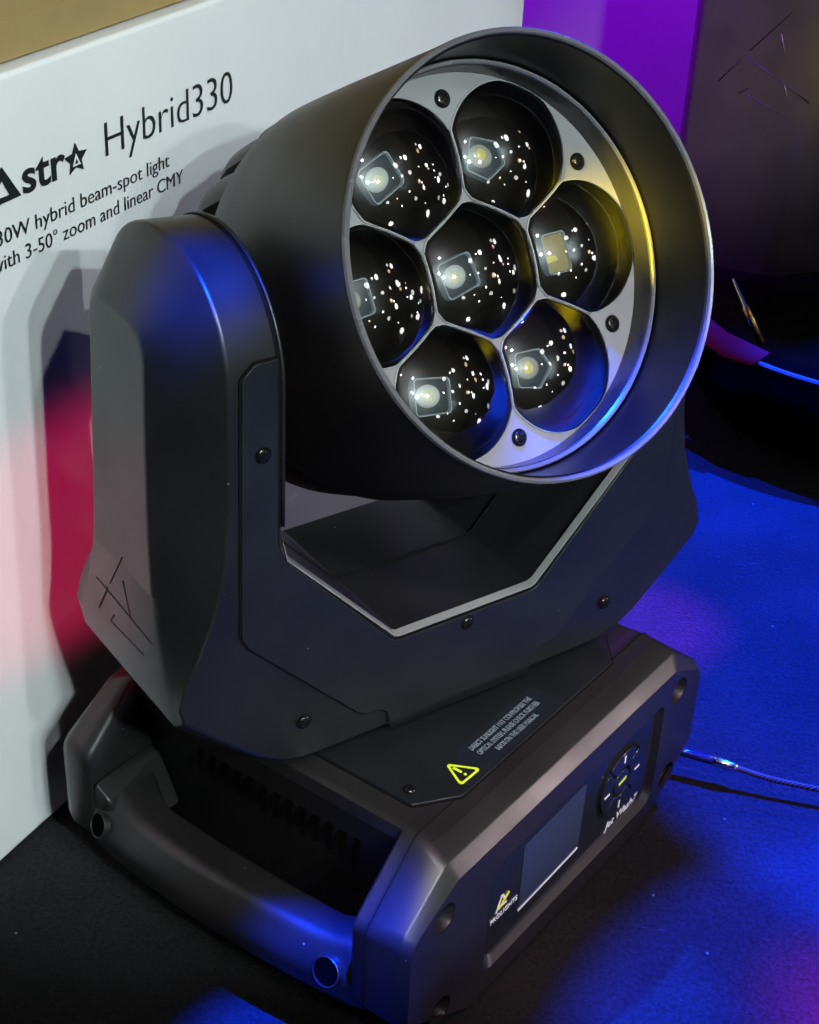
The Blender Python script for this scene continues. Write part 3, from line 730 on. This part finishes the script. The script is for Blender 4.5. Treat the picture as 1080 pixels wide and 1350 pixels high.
# ------------------------------------------------------------------ white carton with print
YX = 1.0976773
kx = Vector((math.cos(YX), math.sin(YX), 0)); kn = Vector((math.sin(YX), -math.cos(YX), 0))
B0 = Vector((-0.22102626, 0.72799142, 0))
CF = frame(B0, kx, -kn, Z3)      # local X along the face, Y into the box, Z up
wc = box('white_carton', (-.16, .0005, .002), (.642, .42, .4655), white_carton, None, CF, bevel=.003)
tag(wc, 'large white printed shipping carton standing behind the black stage light', 'carton')
TF = frame((0, 0, 0), (1, 0, 0), (0, 0, 1), (0, -1, 0))
def ctext(name, s, x, z, size, **kw): return text(name, s, size, kw.pop('m', blackp), wc, TF @ Matrix.Translation((x, z, .0004)), ext=.0001, **kw)
ctext('lettering', 'Hybrid330', .1045, .4035, .0277, fit=.1200, offset=-.00035)
ctext('lettering', 'str', .0395, .4033, .0255, fit=.0335, offset=.00045)
# the A of the name: a triangle with an open triangle in it
sheet('letter_mark', [[(.0010, .4033), (.0385, .4033), (.0262, .4215)][:3], [(.0190, .4062), (.0300, .4062), (.0252, .4150)]], blackp, wc, TF @ Matrix.Translation((0, 0, .0004)), ext=.0001)
star = []
for k in range(10):
    a = R(90+36*k); q = .0088 if k % 2 == 0 else .0044
    star.append((.0822+q*math.cos(a)*1.1, .4096+q*math.sin(a)))
sheet('star_mark', [star], blackp, wc, TF @ Matrix.Translation((0, 0, .0004)), ext=.0001)
sheet('star_mark', [[(.0790, .4062), (.0854, .4062), (.0822, .4125)], [(.0808, .4072), (.0838, .4072), (.0822, .4104)]], white_carton, wc, TF @ Matrix.Translation((0, 0, .0007)), ext=.0001)
ctext('lettering', '330W hybrid beam-spot light', .0105, .3822, .0115, fit=.1515, offset=-.00005)
ctext('lettering', 'with 3-50° zoom and linear CMY', .0125, .3690, .0115, fit=.1630, offset=-.00005)
# kraft carton on top
kc = box('cardboard_box', (-.16, .010, .4665), (.40, .36, .80), kraft, None, CF, bevel=.002)
tag(kc, 'plain brown cardboard box lying on top of the white carton', 'box')
box('flap_edge', (-.158, .0088, .4670), (.398, .0101, .4860), kraft, kc, bevel=.0006)

# ------------------------------------------------------------------ second, larger light behind
tub_c = Vector((.432, 1.385, 0))
tub = lathe('round_lamp_housing', [(0, .001), (.150, .001), (.160, .006), (.190, .050), (.206, .098), (.2065, .101), (.2035, .1025), (.200, .1005), (.192, .092), (.120, .088), (0, .088)],
            [flat('gloss_black_plastic', (.0010, .0010, .0012), .16, spec=.12)], None, Matrix.Translation(tub_c), n=128, sharp=50)
tag(tub, 'round glossy black lamp housing with a pale rim lying open side up on the carpet', 'lamp housing')
lathe('pale_rim', [(.2030, .1026), (.2040, .1040), (.2062, .1040), (.2072, .1020)], [plastic('pale_rim_plastic', (.10, .095, .10), .5)], tub, n=128)
# arm of the larger fixture
AP = Matrix.Translation((.30, 1.47, 0)) @ Matrix.Rotation(R(-14), 4, 'Z')
arm = empty('moving_light_arm', AP)
tag(arm, 'tall dark grey stage light arm with thin line logo behind the round lamp housing', 'stage light')
loops = []
for z, xl, xr, xf, yb in ((.05, .02, .045, .12, .03), (.11, -.060, .042, .14, .10), (.15, -.066, .045, .15, .12), (.26, -.066, .044, .16, .13), (.60, -.066, .040, .16, .13)):
    loops.append([(xl, .02, z), (xl+.006, 0, z), (xr-.008, 0, z), (xr+.008, .006, z), (xf, .07, z), (xf, yb, z), (xl, yb, z)])
V, F = loft(loops, True, True)
armb = mesh('arm_shell', V, F, plastic('grey_brown_plastic', (.032, .027, .026), .45, .5, .08), arm, bevel=.004, seg=3)
mk2 = [((.020, .340), (-.012, .302)), ((-.018, .294), (-.036, .271)), ((-.014, .296), (.050, .262)), ((.014, .320), (.020, .303)), ((-.008, .268), (-.016, .262)), ((-.008, .262), (.036, .243)), ((.024, .275), (.028, .265))]
mkm = [seamm, seamm, flat('violet_line', (.03, .03, .05), .7, spec=.1), flat('pale_line', (.14, .13, .10), .4), seamm, MATS['violet_line'], MATS['pale_line']]
for (a, b), mm in zip(mk2, mkm):
    tube('engraved_line', [(a[0], .0005, a[1]), (b[0], .0005, b[1])], .0008, mm, armb, n=5)
# gold rod built in place of a bright reflection, and red strap
streak = tube('glint_streak', [(.2710, 1.30, .1510), (.2850, 1.30, .1262), (.2852, 1.30, .1258), (.3045, 1.30, .0920)], [.0012, .0020, .0034, .0036], glint, None, n=10)
tag(streak, 'thin gold streak, a bright reflection built as a rod, beside the red strap in the black lamp housing', 'streak')
stp = mesh('red_strap', [(.240, 1.30, .124), (.268, 1.27, .113), (.300, 1.24, .110), (.285, 1.232, .101), (.262, 1.25, .100), (.235, 1.285, .106)], [(0, 1, 4, 5), (1, 2, 3, 4)], redm, smooth=True)
sm = stp.modifiers.new('t', 'SOLIDIFY'); sm.thickness = .0015
tag(stp, 'short red strap lying over the pale rim of the black lamp housing', 'strap')

# ------------------------------------------------------------------ safety cable
cb = empty('safety_cable', Matrix.Translation((.2, .83, .02)))
tag(cb, 'twisted steel safety cable with a clear and silver sleeve coming from behind the base', 'cable')
import itertools
A0 = Vector((.165, .855, .035)); 
path = [Vector((.166, .839, .020)), Vector((.1806, .8225, .0185)), Vector((.1888, .8190, .0180)), Vector((.2098, .8125, .0170)), Vector((.2245, .8080, .0155)), Vector((.2460, .8020, .0130)), Vector((.2775, .7950, .0120)), Vector((.33, .785, .009)), Vector((.40, .78, .006))]
def samp(t):
    t *= (len(path)-1); i = min(int(t), len(path)-2); f = t-i
    p0 = path[max(i-1, 0)]; p1 = path[i]; p2 = path[i+1]; p3 = path[min(i+2, len(path)-1)]
    return .5*((2*p1)+(p2-p0)*f+(2*p0-5*p1+4*p2-p3)*f*f+(3*p1-p0-3*p2+p3)*f**3)
off = Vector((.2, .83, .02))
for s in range(3):
    pts = []
    for i in range(241):
        t = i/240; p = samp(t); a = 2*PI*(i/9.0+s/3)
        tg = (samp(min(1, t+.004))-samp(max(0, t-.004))).normalized(); sd = tg.cross(Vector(Z3)).normalized(); up = sd.cross(tg)
        pts.append(p + sd*math.cos(a)*.0012 + up*math.sin(a)*.0012 - off)
    tube('wire_strand', pts, .0009, wire_m, cb, n=6)
tube('cable_sleeve', [samp(t)-off for t in (0, .08, .16, .24, .36)], .0031, flat('clear_sleeve', (.012, .015, .04), .12), cb, n=14)
tube('ferrule', [samp(t)-off for t in (.36, .38, .42, .47, .49)], [.0030, .0036, .0036, .0034, .0026], silver, cb, n=14)
